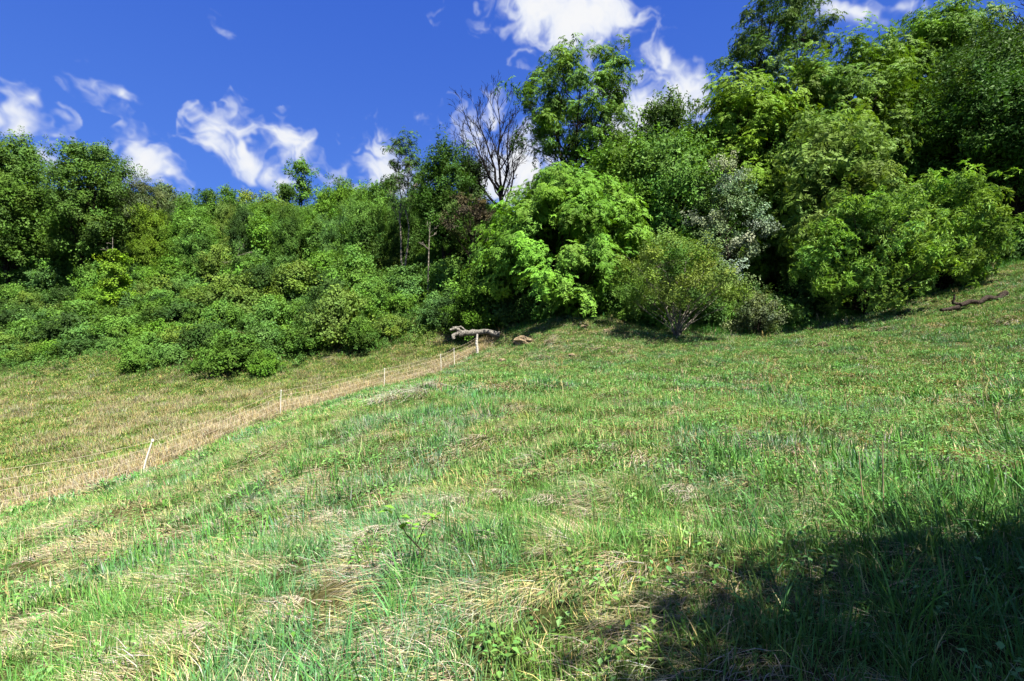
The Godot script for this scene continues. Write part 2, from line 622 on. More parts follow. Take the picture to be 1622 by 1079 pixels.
# a tree of its own: wood (trunk with limbs) and crown. dims in metres, local base at 0.
func grow(t: Node3D, s: Dictionary) -> void:
	var h: float = s.h
	var r: float = s.r
	var cb: float = h * s.get("cb", 0.25)
	var nb: int = s.get("boughs", 30)
	var br: float = s.get("br", r * 0.34)
	var nt: int = s.get("twigs", 26)
	var ts: float = s.get("ts", 1.0)
	var flat: float = s.get("flat", 0.7)
	var shape: String = s.get("shape", "round")
	var kind: String = s.kind
	var col: Color = s.col
	var cv: float = s.get("vary", 0.22)
	var lean: Vector3 = s.get("lean", Vector3.ZERO)
	var wood: float = s.get("wood", 0.016 * h + 0.03)
	var stems: int = s.get("stems", 1)
	crown_v = PackedVector3Array()
	crown_n = PackedVector3Array()
	crown_c = PackedColorArray()
	begin()
	var wc := Color.WHITE
	# stems
	var tops := []
	for k in stems:
		var a := TAU * k / stems + R(-0.5, 0.5)
		var spread: float = 0.0 if stems == 1 else r * s.get("spread", 0.4)
		var top := Vector3(cos(a) * spread, h * R(0.82, 0.92), sin(a) * spread) + lean * h
		var pts := []
		var rad := []
		var foot := Vector3(cos(a), 0, sin(a)) * (0.0 if stems == 1 else wood * 0.9)
		var steps := 9
		for i in steps + 1:
			var f := float(i) / steps
			var bend := Vector3(R(-1, 1), 0, R(-1, 1)) * h * 0.012 * (1.0 if i > 0 else 0.0)
			pts.append(foot.lerp(top, f) + (top - foot) * Vector3(1, 0, 1) * (f * f - f) * 0.5 + bend - Vector3(0, 0.35, 0) * (1.0 - f) * (1.0 if i == 0 else 0.0))
			rad.append(wood * (1.0 if stems == 1 else 0.72) * ((1.0 - f) * 0.92 + 0.06) * (1.35 if i == 0 else 1.0))
		tube(pts, rad, 8, wc, 0.08)
		tops.append(pts)
	# boughs
	var ga := R(0, TAU)
	for b in nb:
		var t01 := clampf((b + R(0.0, 1.0)) / nb, 0.0, 1.0)
		t01 = lerpf(t01, sqrt(t01), s.get("topheavy", 0.0))
		var a := ga + b * 2.39996 + R(-0.5, 0.5)
		var pr := profile(shape, t01)
		var rr := maxf(0.0, r * pr - br * 0.55) * sqrt(R(0.12, 1.0)) * R(0.85, 1.12)
		var cy := lerpf(cb + br * 0.4 * flat, h - br * flat, t01) + R(-0.5, 0.5) * br
		var stem: Array = tops[b % stems]
		var fy := clampf(cy / h, 0.0, 0.99)
		var axis: Vector3 = stem[int(fy * 9.0)]
		var c := Vector3(cos(a) * rr, cy, sin(a) * rr) + lean * cy
		# limb
		var jh := clampf((cy - maxf(rr, 0.6) * R(0.55, 1.0)) / h, 0.06, 0.9)
		var j0: Vector3 = stem[int(jh * 9.0)].lerp(stem[mini(int(jh * 9.0) + 1, 9)], jh * 9.0 - int(jh * 9.0))
		var mid := j0.lerp(c, 0.5) + Vector3(R(-1, 1), R(0.1, 0.6), R(-1, 1)) * rr * 0.12
		var lr := maxf(0.012, wood * 0.34 * (1.0 - jh * 0.6))
		tube([j0, j0.lerp(mid, 0.5) + Vector3(R(-1, 1), R(-1, 1), R(-1, 1)) * rr * 0.03, mid, c, c + (c - mid).normalized() * br * 0.5], [lr, lr * 0.85, lr * 0.65, lr * 0.38, lr * 0.12], 5, wc, 0.05, false)
		for q in s.get("sub", 3):
			var e := c + (rand_dir() + Vector3.UP * 0.4) * br * 0.8
			var m0 := mid.lerp(c, R(0.0, 0.9))
			tube([m0, m0.lerp(e, 0.5) + rand_dir() * br * 0.1, e], [lr * 0.35, lr * 0.25, lr * 0.08], 4, wc, 0.0, false)
		# leaves
		var bs := br * R(0.55, 1.4)
		var bcol := vary(col.lerp(s.get("col2", col * 0.8), R(0.5, 1.0) if R(0, 1) < s.get("mix", 0.35) else 0.0), cv)
		var outw := Vector3(cos(a), 0.25, sin(a))
		var grain := Vector3(R(0, 60), R(0, 60), R(0, 60))
		var sweep := (outw + Vector3.UP * R(0.0, 1.0) + rand_dir() * 0.7).normalized()
		for k in nt:
			var d := rand_dir()
			if d.y < -0.3 and R(0, 1) < 0.65:
				d.y = -d.y
			var rad := bs * (0.3 + 0.7 * sqrt(R(0.0, 1.0))) * (1.0 + 1.2 * fine.get_noise_3dv(d * 3.6 + grain))
			if k % 7 == 0:
				rad *= R(1.15, 1.6)
			var at := c + Vector3(d.x, d.y * flat, d.z) * rad + sweep * (R(-0.35, 0.65) * bs)
			if at.y < s.get("floor", -0.1):
				continue
			var up: Vector3 = (d * 0.7 + outw * 0.45 + Vector3.UP * s.get("rise", 0.4) + rand_dir() * 0.5).normalized()
			put_twig(kind, at, up, ts * R(0.5, 1.4), vary(bcol, cv * 0.8))
	commit("trunk", s.get("bark", bark_mat("bark_grey", Color(0.16, 0.14, 0.12), Color(0.36, 0.33, 0.29))), t)
	bv = crown_v
	bn = crown_n
	bc = crown_c
	commit("crown", s.get("mat", leaf_mat("leaf")), t)

# place by pixel column and depth; height from the pixel row of the top
func spot(px: float, d: float) -> Vector3:
	var x := (px - MIDX) / FOCAL * d
	return on_ground(x, -d)

func lone_tree(called: String, label: String, category: String, px: float, d: float, top: float, halfw: float, s: Dictionary, group := "") -> Node3D:
	var at := spot(px, d)
	var t := base(called, at)
	s.h = (MIDY - top) / FOCAL * d - at.y
	s.r = halfw / FOCAL * d
	tag(t, label, category, group)
	grow(t, s)
	return t

var C_ROB := Color(0.145, 0.31, 0.038)
var C_HAZ := Color(0.125, 0.265, 0.045)
var C_OAK := Color(0.06, 0.14, 0.024)
var C_ASH := Color(0.125, 0.245, 0.04)
var C_CHE := Color(0.215, 0.385, 0.075)
var C_SIL := Color(0.22, 0.285, 0.17)
var C_THO := Color(0.175, 0.265, 0.055)
var C_OLI := Color(0.17, 0.285, 0.052)
var C_BRA := Color(0.11, 0.235, 0.055)
var C_BRO := Color(0.095, 0.085, 0.05)
var C_LIM := Color(0.185, 0.33, 0.03)

var marks := []
const TINTS := ["fresh green", "dark green", "bright green", "olive-green", "dull green", "mid-green", "deep green", "yellow-green"]

func near_mark(at: Vector3) -> String:
	var best := 999.0
	var words := ""
	for m in marks:
		var l := Vector2(at.x - m[0].x, at.z - m[0].z).length()
		if l < best:
			best = l
			words = ("beside " if l < 6.0 else ("behind " if at.z < m[0].z - 3.0 else "not far from ")) + m[1]
	return words

func make_woods() -> void:
	var dark_bark := bark_mat("bark_dark", Color(0.10, 0.085, 0.07), Color(0.25, 0.22, 0.19))
	var pale_bark := bark_mat("bark_pale", Color(0.36, 0.345, 0.31), Color(0.64, 0.62, 0.57))
	var silver_leaf := leaf_mat("leaf_silver", Color.WHITE, 0.35, 0.4)
	var dead_leaf := leaf_mat("leaf_dead", Color.WHITE, 0.8, 0.3)
	# ---- the trees that stand out
	lone_tree("ash_tree", "tall airy ash with bare forked stems rising above the bright green tree", "tree", 914, 44, 84, 108, {"kind": "ash_far", "col": C_ASH, "cb": 0.54, "shape": "round", "boughs": 66, "br": 1.1, "twigs": 19, "sub": 5, "flat": 0.72, "stems": 4, "spread": 0.42, "wood": 0.27, "bark": dark_bark})
	lone_tree("robinia_tree", "bright yellow-green rounded tree beside the mound below the tall ash", "tree", 890, 35.5, 272, 150, {"kind": "robinia_far", "col": C_ROB, "cb": 0.02, "shape": "dome", "boughs": 92, "br": 1.25, "twigs": 34, "stems": 3, "spread": 0.4, "bark": dark_bark})
	lone_tree("ash_tree", "tall dark airy tree with slender stems, highest in the wood", "tree", 1232, 46, -6, 112, {"kind": "ash_far", "col": Color(0.075, 0.15, 0.032), "cb": 0.45, "shape": "round", "boughs": 80, "br": 1.25, "twigs": 20, "sub": 5, "stems": 4, "spread": 0.4, "wood": 0.3, "bark": dark_bark})
	lone_tree("broadleaf_tree", "large bright leafy tree with a broad crown beside the highest tree", "tree", 1478, 45, 18, 100, {"kind": "robinia_far", "col": Color(0.135, 0.27, 0.03), "cb": 0.25, "shape": "round", "boughs": 110, "br": 1.7, "twigs": 36, "bark": dark_bark})
	lone_tree("broadleaf_tree", "green spreading tree with dark limbs below the highest tree", "tree", 1330, 42, 75, 120, {"kind": "robinia_far", "col": Color(0.125, 0.245, 0.03), "cb": 0.18, "shape": "round", "boughs": 100, "br": 1.6, "twigs": 34, "stems": 2, "bark": dark_bark})
	lone_tree("broadleaf_tree", "fresh yellow-green tree behind the silver-leaved tree", "tree", 1172, 38, 140, 88, {"kind": "robinia_far", "col": Color(0.165, 0.30, 0.03), "cb": 0.1, "shape": "round", "boughs": 90, "br": 1.3, "twigs": 32, "bark": dark_bark})
	lone_tree("broadleaf_tree", "slim grey-green tree between the tall ash and the silver-leaved tree", "tree", 1056, 40, 162, 62, {"kind": "oak_far", "col": Color(0.09, 0.18, 0.042), "cb": 0.12, "shape": "tall", "boughs": 70, "br": 1.2, "twigs": 30, "bark": dark_bark})
	lone_tree("whitebeam_tree", "small tree with pale silvery leaves at the wood edge", "tree", 1152, 33, 268, 62, {"kind": "silver", "col": C_SIL, "col2": Color(0.09, 0.19, 0.04), "mix": 0.55, "vary": 0.25, "cb": 0.2, "shape": "round", "boughs": 34, "br": 0.8, "twigs": 22, "mat": silver_leaf, "bark": dark_bark})
	lone_tree("broadleaf_tree", "olive-green drooping tree behind the sweet chestnut", "tree", 1318, 33.5, 205, 105, {"kind": "ash_far", "col": C_OLI, "cb": 0.1, "shape": "round", "boughs": 84, "br": 1.3, "twigs": 30, "rise": 0.0, "bark": dark_bark})
	lone_tree("broadleaf_tree", "dark leafy tree shading the edge of the wood by the fallen branch", "tree", 1610, 34, 88, 130, {"kind": "oak_far", "col": C_OAK, "cb": 0.3, "shape": "round", "boughs": 100, "br": 1.6, "twigs": 34, "bark": dark_bark})
	lone_tree("broadleaf_tree", "dark green tree standing deep behind the dark leafy one", "tree", 1560, 39, 60, 100, {"kind": "oak_far", "col": Color(0.06, 0.13, 0.022), "cb": 0.2, "shape": "round", "boughs": 100, "br": 1.6, "twigs": 34, "bark": dark_bark})
	lone_tree("chestnut_tree", "sweet chestnut with long bright leaves spreading low over the meadow edge", "tree", 1372, 29, 318, 128, {"kind": "chestnut", "col": C_CHE, "cb": 0.08, "shape": "dome", "boughs": 44, "br": 1.15, "twigs": 20, "stems": 3, "spread": 0.5, "bark": dark_bark})
	lone_tree("chestnut_tree", "taller long-leaved sweet chestnut next to the fallen branch", "tree", 1492, 29.5, 275, 88, {"kind": "chestnut", "col": C_CHE, "cb": 0.08, "shape": "round", "boughs": 40, "br": 1.1, "twigs": 20, "stems": 2, "bark": dark_bark})
	lone_tree("thorn_bush", "yellowish hawthorn bush with dead twigs beneath, standing out on the grass", "bush", 1074, 28.5, 380, 118, {"kind": "thorn", "col": C_THO, "col2": Color(0.09, 0.2, 0.04), "mix": 0.45, "vary": 0.25, "cb": 0.22, "shape": "dome", "boughs": 40, "br": 0.8, "twigs": 20, "stems": 4, "spread": 0.7, "wood": 0.09, "sub": 6, "floor": 0.9, "bark": pale_bark})
	lone_tree("bramble_bush", "pale small-leaved bramble at the foot of the silver-leaved tree", "bush", 1200, 28.8, 462, 40, {"kind": "bramble", "col": Color(0.15, 0.21, 0.1), "cb": 0.0, "shape": "dome", "boughs": 22, "br": 0.5, "twigs": 16, "ts": 0.8, "stems": 3})
	lone_tree("broadleaf_tree", "dark oak with a tufted crown beside the dead tree", "tree", 703, 46, 236, 44, {"kind": "oak_far", "col": C_OAK, "cb": 0.3, "shape": "tall", "boughs": 34, "br": 1.1, "twigs": 24, "bark": dark_bark})
	lone_tree("broadleaf_tree", "narrow dark tree half hidden behind the dead tree", "tree", 742, 50, 246, 34, {"kind": "oak_far", "col": Color(0.05, 0.105, 0.02), "cb": 0.25, "shape": "tall", "boughs": 30, "br": 1.1, "twigs": 24, "bark": dark_bark})
	lone_tree("withered_tree", "tree with withered brown leaves at the foot of the dead tree", "tree", 745, 41, 312, 52, {"kind": "bramble", "col": C_BRO, "col2": Color(0.08, 0.16, 0.03), "mix": 0.4, "vary": 0.25, "cb": 0.62, "shape": "round", "boughs": 24, "br": 0.6, "twigs": 14, "mat": dead_leaf, "sub": 6, "bark": dark_bark})
	lone_tree("sparse_tree", "thin half-bare tree with a pale forked trunk on the wooded slope", "tree", 640, 47, 208, 38, {"kind": "ash_far", "col": Color(0.07, 0.14, 0.035), "cb": 0.5, "shape": "tall", "boughs": 30, "br": 0.7, "twigs": 8, "ts": 0.75, "stems": 2, "spread": 0.35, "wood": 0.17, "sub": 6, "bark": pale_bark})
	lone_tree("sparse_tree", "slender lone sapling poking above the wooded skyline", "tree", 478, 72, 252, 20, {"kind": "far", "col": C_HAZ, "cb": 0.45, "shape": "tall", "boughs": 20, "br": 0.9, "twigs": 8, "ts": 0.8, "wood": 0.16, "sub": 4, "bark": dark_bark})
	lone_tree("broadleaf_tree", "big shaggy green tree at the top of the bramble slope", "tree", 10, 49, 222, 62, {"kind": "oak_far", "col": Color(0.11, 0.22, 0.04), "cb": 0.2, "shape": "round", "boughs": 80, "br": 1.35, "twigs": 28, "bark": dark_bark})
	lone_tree("broadleaf_tree", "ragged dark tree with two pointed tops above the bramble slope", "tree", 142, 50, 232, 58, {"kind": "oak_far", "col": Color(0.09, 0.18, 0.035), "cb": 0.2, "shape": "round", "boughs": 76, "br": 1.1, "twigs": 22, "stems": 3, "spread": 0.6, "bark": dark_bark})
	lone_tree("broadleaf_tree", "grey-leaved tree with a leaning pale trunk above the bramble slope", "tree", 212, 52, 284, 36, {"kind": "silver", "col": Color(0.12, 0.165, 0.075), "cb": 0.45, "shape": "round", "boughs": 30, "br": 0.95, "twigs": 20, "lean": Vector3(0.12, 0, 0), "wood": 0.2, "bark": pale_bark})
	lone_tree("lime_sapling", "bright lime-green sapling among the brambles on the slope", "tree", 182, 44, 398, 20, {"kind": "hazel", "col": C_LIM, "cb": 0.1, "shape": "round", "boughs": 18, "br": 0.55, "twigs": 16, "bark": dark_bark})
	lone_tree("broadleaf_tree", "yellow-green tree on the skyline of the wooded slope", "tree", 396, 70, 310, 32, {"kind": "far", "col": Color(0.20, 0.30, 0.05), "cb": 0.1, "shape": "round", "boughs": 34, "br": 1.1, "twigs": 13, "ts": 0.75, "bark": dark_bark})
	lone_tree("broadleaf_tree", "bright round-topped green tree on the wooded skyline", "tree", 560, 62, 298, 48, {"kind": "oak_far", "col": Color(0.11, 0.235, 0.022), "cb": 0.15, "shape": "round", "boughs": 56, "br": 1.35, "twigs": 26, "bark": dark_bark})
	lone_tree("hazel_bush", "fresh green hazel bush leaning over the grey log", "bush", 752, 35.5, 440, 44, {"kind": "hazel", "col": Color(0.10, 0.215, 0.028), "cb": 0.0, "shape": "dome", "boughs": 34, "br": 0.7, "twigs": 18, "stems": 4, "spread": 0.5})
	# slender trees standing up out of the scrub, their tops making the ragged skyline
	var slim := [[262, 60, 292, 15, "grey-green"], [296, 64, 312, 12, "fresh green"], [330, 58, 305, 17, "dark green"], [362, 66, 300, 13, "mid-green"], [428, 60, 308, 16, "olive-green"], [452, 66, 292, 11, "dark green"], [515, 58, 300, 18, "bright green"], [540, 66, 282, 13, "mid-green"], [598, 56, 290, 16, "fresh green"], [618, 64, 280, 12, "dark green"], [668, 54, 262, 18, "deep green"], [310, 50, 352, 16, "fresh green"], [415, 51, 348, 15, "bright green"], [500, 50, 350, 15, "mid-green"], [575, 48, 345, 16, "dark green"]]
	var slim_cols := {"grey-green": Color(0.12, 0.19, 0.075), "fresh green": C_HAZ, "dark green": Color(0.075, 0.16, 0.03), "mid-green": Color(0.10, 0.21, 0.035), "olive-green": C_OLI, "bright green": Color(0.14, 0.30, 0.035), "deep green": C_OAK}
	for a in slim:
		lone_tree("slender_tree", "slender upright %s tree rising out of the scrub %s" % [a[4], "onto the skyline" if a[1] > 52 else "below the skyline"], "tree", a[0], a[1], a[2], a[3], {"kind": "oak_far", "col": slim_cols[a[4]], "cb": R(0.25, 0.5), "shape": ["tall", "round"][rng.randi() % 2], "boughs": 22, "br": R(0.65, 0.95), "twigs": 13, "ts": 0.9, "wood": 0.12, "bark": pale_bark if R(0, 1) < 0.6 else dark_bark}, "slender trees of the scrub slope")
	dead_tree()
	snags()
	print("heroes")
	# ---- the mass of trees and bushes, told apart by tint, height and what they stand near
	marks = [[spot(803, 48), "the leafless dead tree"], [spot(912, 44), "the tall forked ash"], [spot(1232, 46), "the highest airy tree"], [spot(640, 47), "the half-bare forked tree"], [spot(478, 72), "the lone skyline sapling"], [spot(396, 70), "the yellow-green skyline tree"], [spot(560, 62), "the round-topped skyline tree"], [spot(10, 49), "the big shaggy tree"], [spot(142, 50), "the ragged two-topped tree"], [spot(212, 52), "the leaning grey-leaved tree"], [spot(182, 44), "the lime-green sapling"], [spot(752, 35.5), "the grey log"], [spot(1152, 33), "the silver-leaved tree"], [spot(1372, 29), "the sweet chestnut"], [spot(1078, 28.5), "the hawthorn bush"], [spot(1535, 25.3), "the fallen branch"], [spot(893, 36), "the bright rounded tree"], [spot(1478, 45), "the broad bright crown"]]
	var protos := {}
	var kinds := {
		"far": {"kind": "far", "col": Color.WHITE * 1.0, "h": 10.0, "r": 3.6, "cb": 0.14, "boughs": 44, "br": 1.35, "twigs": 22, "ts": 0.85, "vary": 0.2, "bark": dark_bark},
		"near": {"kind": "oak_far", "col": Color.WHITE * 1.0, "h": 11.0, "r": 3.6, "cb": 0.1, "boughs": 60, "br": 1.3, "twigs": 28, "vary": 0.2, "bark": dark_bark},
		"shrub": {"kind": "hazel", "col": Color.WHITE * 1.0, "h": 3.0, "r": 1.9, "cb": 0.0, "boughs": 26, "br": 0.7, "twigs": 17, "stems": 3, "spread": 0.4, "shape": "dome", "vary": 0.2, "bark": dark_bark},
		"bramble": {"kind": "bramble", "col": Color.WHITE * 1.0, "h": 1.3, "r": 1.5, "cb": 0.0, "boughs": 22, "br": 0.55, "twigs": 14, "stems": 3, "spread": 0.6, "shape": "dome", "flat": 0.6, "wood": 0.03, "vary": 0.2, "bark": dark_bark},
	}
	var names := {"far": "woodland_tree", "near": "woodland_tree", "shrub": "hazel_bush", "bramble": "bramble_bush"}
	for k in kinds:
		protos[k] = []
		for i in 3:
			var o := Node3D.new()
			var s: Dictionary = kinds[k].duplicate()
			s.col = Color(0.32, 0.32, 0.32)
			s.shape = s.get("shape", ["round", "tall", "round"][i])
			grow(o, s)
			protos[k].append(o)
	var tints := []
	for c in [C_HAZ, C_OAK * 1.35, C_ROB * 0.8, C_OLI * 0.85, C_BRA, Color(0.09, 0.19, 0.03), Color(0.05, 0.11, 0.025), C_LIM * 0.75]:
		var q: Color = c / 0.32
		q.a = 1.0
		tints.append(leaf_mat("leaf_tint_%d" % tints.size(), q.linear_to_srgb()))
	var sky_rows := [[-400, 300], [0, 292], [200, 300], [250, 300], [300, 320], [400, 322], [480, 326], [520, 312], [560, 304], [600, 310], [650, 306], [700, 292], [760, 310], [800, 335], [850, 305], [900, 300], [960, 260], [1000, 215], [1050, 195], [1100, 190], [1200, 165], [1300, 120], [1400, 70], [1500, 50], [1622, 70], [2200, 60]]
	# scattered wood: walk outwards so that near trees come first
	var placed := []
	var count := 0
	for band in [[37.0, 50.0, 3.6, 860, 1800, "near"], [50.0, 64.0, 4.4, 860, 1750, "near"], [50.0, 60.0, 3.4, 230, 860, "near"], [60.0, 76.0, 4.0, -120, 900, "far"], [76.0, 100.0, 6.0, -60, 820, "far"]]:
		var tries := 0
		while tries < 420:
			tries += 1
			var d := R(band[0], band[1])
			var px := R(band[3], band[4])
			var at := spot(px, d)
			var ok := true
			for q in placed:
				if Vector2(at.x - q.x, at.z - q.z).length() < band[2]:
					ok = false
					break
			if not ok:
				continue
			var row := 300.0
			for i in sky_rows.size() - 1:
				if px >= sky_rows[i][0] and px <= sky_rows[i + 1][0]:
					row = lerpf(sky_rows[i][1], sky_rows[i + 1][1], (px - sky_rows[i][0]) / float(sky_rows[i + 1][0] - sky_rows[i][0]))
			var most := (MIDY - row) / FOCAL * d - at.y
			if most < 3.5:
				continue
			var h := minf(most, R(9.0, 17.0)) * R(0.86, 1.0)
			if px < 860:
				h = minf(h, R(5.5, 10.0))
			placed.append(at)
			var p: Node3D = protos[band[5]][rng.randi() % 3]
			var o: Node3D = p.duplicate()
			o.name = numbered("woodland_tree")
			add_child(o)
			o.position = at
			o.rotation.y = R(0, TAU)
			var hs: float = h / kinds[band[5]].h
			var ws := clampf(hs * R(0.8, 1.15), 0.65, 1.6) if px > 860 else hs * R(0.6, 0.95)
			o.scale = Vector3(ws, hs, ws)
			var ti: int = ([0, 1, 2, 5, 5, 6, 7, 0, 2, 2] if px > 860 else [0, 2, 5, 7, 3, 5, 0, 2, 4, 6])[rng.randi() % 10]
			o.get_node("crown").material_override = tints[ti]
			tag(o, "%s %s tree in the wood %s" % ["tall" if h > 10.5 else "low", TINTS[ti], near_mark(at)], "tree", "trees of the wood")
			count += 1
	print("wood trees ", count)
	# bushes on the far slope, above the dry field
	placed = []
	count = 0
	var tries := 0
	while tries < 4200 and count < 250:
		tries += 1
		var d := R(31.0, 66.0)
		var px := R(-80.0, 760.0)
		var at := spot(px, d)
		var edge := 37.0 if px < 220.0 else (33.0 if px < 360.0 else lerpf(31.5, 38.0, clampf((px - 400.0) / 300.0, 0.0, 1.0)))
		if d < edge or (px > 690 and d < 39.5):
			continue
		var low := px < 330.0 + (d - 31.0) * 2.0 and d < 48.0
		var space := 1.7 if low else 2.1
		var ok := true
		for q in placed:
			if Vector2(at.x - q.x, at.z - q.z).length() < space:
				ok = false
				break
		if not ok:
			continue
		placed.append(at)
		count += 1
		var kind := "bramble" if low else ("shrub" if R(0, 1) < 0.8 else "bramble")
		var o: Node3D = protos[kind][rng.randi() % 3].duplicate()
		o.name = numbered(names[kind])
		add_child(o)
		o.position = at - Vector3(0, 0.1, 0)
		o.rotation.y = R(0, TAU)
		var s := R(0.7, 1.25) if kind == "shrub" else R(0.7, 1.3)
		if d - edge < 2.5:
			s *= 0.75
		o.scale = Vector3(s * R(0.9, 1.25), s * R(0.85, 1.2), s)
		var ti: int = [0, 0, 5, 4, 2, 6, 0, 3][rng.randi() % 8]
		o.get_node("crown").material_override = tints[ti]
		if kind == "shrub":
			tag(o, "%s %s hazel bush in the thicket %s" % ["big" if s > 0.95 else "small", TINTS[ti], near_mark(at)], "bush", "bushes of the thicket")
		else:
			tag(o, "%s %s bramble mound on the slope %s" % ["broad" if s > 0.95 else "small", TINTS[ti], near_mark(at)], "bush", "bramble mounds of the far slope")
	print("bushes ", count)
	# understorey along the edge of the wood behind the mound and the meadow
	for a in [[800, 36, 1], [838, 35, 0], [868, 34.5, 1], [905, 34.5, 0], [945, 34, 1], [980, 33, 0], [1020, 32.5, 1], [1110, 31.5, 0], [1150, 31, 1], [1235, 30.5, 1], [1280, 31.5, 0], [1340, 31.5, 1], [1420, 32, 0], [1480, 32, 1], [1540, 33, 0], [1590, 33, 1], [1650, 33, 0], [720, 38.5, 0], [690, 39.5, 0], [1050, 34, 0], [1190, 33, 0]]:
		var o: Node3D = protos["shrub" if a[2] == 0 else "bramble"][rng.randi() % 3].duplicate()
		o.name = numbered("edge_bush")
		add_child(o)
		o.position = spot(a[0], a[1]) - Vector3(0, 0.1, 0)
		o.rotation.y = R(0, TAU)
		var s := R(0.75, 1.0) if a[2] == 0 else R(0.9, 1.5)
		o.scale = Vector3(s, s * R(0.9, 1.2), s)
		var ti: int = [0, 4, 6, 6][rng.randi() % 4]
		o.get_node("crown").material_override = tints[ti]
		tag(o, "%s %s at the wood edge %s" % [TINTS[ti], "leafy bush" if a[2] == 0 else "bramble clump", near_mark(o.position)], "bush", "undergrowth bushes at the wood edge")
	for k in protos:
		for o in protos[k]:
			o.free()
	# the tree behind the photographer whose shade falls on the near grass
	rng.seed = 77
	var t := base("broadleaf_tree", on_ground(5.8, 2.5))
	tag(t, "leafy tree whose shade falls on the near grass", "tree")
	grow(t, {"kind": "oak_far", "col": C_OAK, "h": 8.2, "r": 2.9, "cb": 0.3, "boughs": 76, "br": 1.1, "twigs": 40, "bark": dark_bark})

# the bare dead tree: trunk with each main limb a part
func dead_tree() -> void:
	var bark := bark_mat("bark_dead", Color(0.085, 0.08, 0.076), Color(0.21, 0.20, 0.19))
	var d := 48.0
	var at := spot(798, d)
	var t := base("dead_tree", at)
	tag(t, "tall leafless dead tree with fanning bare branches against the sky", "tree")
	var top_y := (MIDY - 128.0) / FOCAL * d - at.y
	var k := d / FOCAL
	var fork := Vector3(-0.4, top_y * 0.5, 0)
	begin()
	tube([Vector3(0, -0.4, 0), Vector3(0.15, top_y * 0.2, 0), Vector3(-0.1, top_y * 0.36, 0.1), fork], [0.3, 0.24, 0.2, 0.17], 9, Color.WHITE, 0.08)
	commit("trunk", bark, t)
	# main limbs: start height share, end offset from the trunk base in photograph pixels, and radius
	for l in [[0.34, -90, 262, 0.12], [0.40, -82, 318, 0.13], [0.45, -60, 346, 0.13], [0.48, -44, 362, 0.12], [0.48, -10, 362, 0.12], [0.42, 10, 360, 0.12], [0.3, 20, 330, 0.11], [0.3, -80, 232, 0.08], [0.44, -46, 320, 0.07], [0.44, 22, 290, 0.06]]:
		begin()
		var a := Vector3(lerpf(0.0, -0.4, l[0]), top_y * l[0], 0)
		var z := R(-2.5, 2.5)
		var e := Vector3(l[1] * k, at_height(l[2], k, at.y), z)
		limb(a, e, l[3] * 1.25, 0)
		commit("branch", bark, t)

# slim bare trunks showing pale in the thicket, and a bare tree whose twigs reach in over the wood
func snags() -> void:
	var pale := bark_mat("bark_pale", Color.BLACK, Color.BLACK)
	for a in [[176, 46.0, 376, 0.02, "thin pale dead trunk below the ragged two-topped tree"], [371, 47.0, 392, 0.12, "thin leaning dead trunk in the thicket below the yellow-green skyline tree"], [677, 42.5, 352, 0.03, "slender pale dead trunk beside the dark tufted oak"]]:
		var at := spot(a[0], a[1])
		var h: float = (MIDY - a[2]) / FOCAL * a[1] - at.y
		var o := base("dead_snag", at)
		tag(o, a[4], "tree")
		begin()
		var lean: float = a[3]
		tube([Vector3(0, -0.3, 0), Vector3(h * lean * 0.3, h * 0.35, 0.05), Vector3(h * lean * 0.5, h * 0.7, -0.05), Vector3(h * lean, h, 0)], [0.07, 0.06, 0.05, 0.025], 7, Color.WHITE, 0.1)
		commit("trunk", pale, o)
		for k in 5:
			begin()
			var f := R(0.45, 0.95)
			var p := Vector3(h * lean * f, h * f, 0)
			limb(p, p + (rand_dir() * 0.8 + Vector3.UP * 0.6).normalized() * R(0.6, 1.3), 0.025, 2)
			commit("branch", pale, o)
	var dark := bark_mat("bark_dead", Color.BLACK, Color.BLACK)
	var d := 33.0
	var at := spot(1668, d)
	var o := base("bare_tree", at)
	tag(o, "bare-twigged tree reaching in above the dark leafy crown", "tree")
	var k := d / FOCAL
	begin()
	var top := Vector3(-8 * k, (MIDY - 60) * k - at.y, 0.4)
	tube([Vector3(0, -0.4, 0), top * 0.5 + Vector3(0.2, 0, 0), top], [0.24, 0.18, 0.1], 8, Color.WHITE, 0.06)
	commit("trunk", dark, o)
	for e in [[-75, 30], [-66, 5], [-50, -25], [-30, -40], [-84, 48]]:
		begin()
		limb(top, Vector3(e[0] * k, (MIDY - e[1]) * k - at.y, R(-0.5, 1.0)), 0.05, 1)
		commit("branch", dark, o)

func at_height(px: float, k: float, ground: float) -> float:
	# px above the picture's middle row minus 0: rows counted up from row 530
	return px * k + 0.6 - ground

func limb(a: Vector3, e: Vector3, r: float, depth: int) -> void:
	var n := 6 if depth == 0 else 4
	var pts := []
	var rad := []
	var L := (e - a).length()
	for i in n + 1:
		var f := float(i) / n
		var p := a.lerp(e, f)
		p.y -= sin(f * PI) * L * 0.10 * (1.0 if depth == 0 else -0.3)
		p += rand_dir() * L * 0.025 * (1.0 if i > 0 and i < n else 0.0)
		pts.append(p)
		rad.append(maxf(0.013, r * (1.0 - f * 0.8)))
	tube(pts, rad, 6 if depth == 0 else 4, Color.WHITE, 0.05, false)
	if depth >= 3:
		return
	var kids: int = [10, 6, 4][depth]
	for k in kids:
		var f := R(0.22, 1.0) if depth > 0 else lerpf(0.25, 0.98, (k + R(0, 1)) / kids)
		var i := mini(int(f * n), n - 1)
		var p: Vector3 = pts[i].lerp(pts[i + 1], f * n - i)
		var dir: Vector3 = (e - a).normalized()
		var side := dir.cross(rand_dir()).normalized()
		var nd := (dir * R(0.6, 1.0) + side * R(0.4, 0.9) + Vector3.UP * R(0.1, 0.5)).normalized()
		limb(p, p + nd * L * R(0.22, 0.42), rad[i] * R(0.45, 0.65), depth + 1)

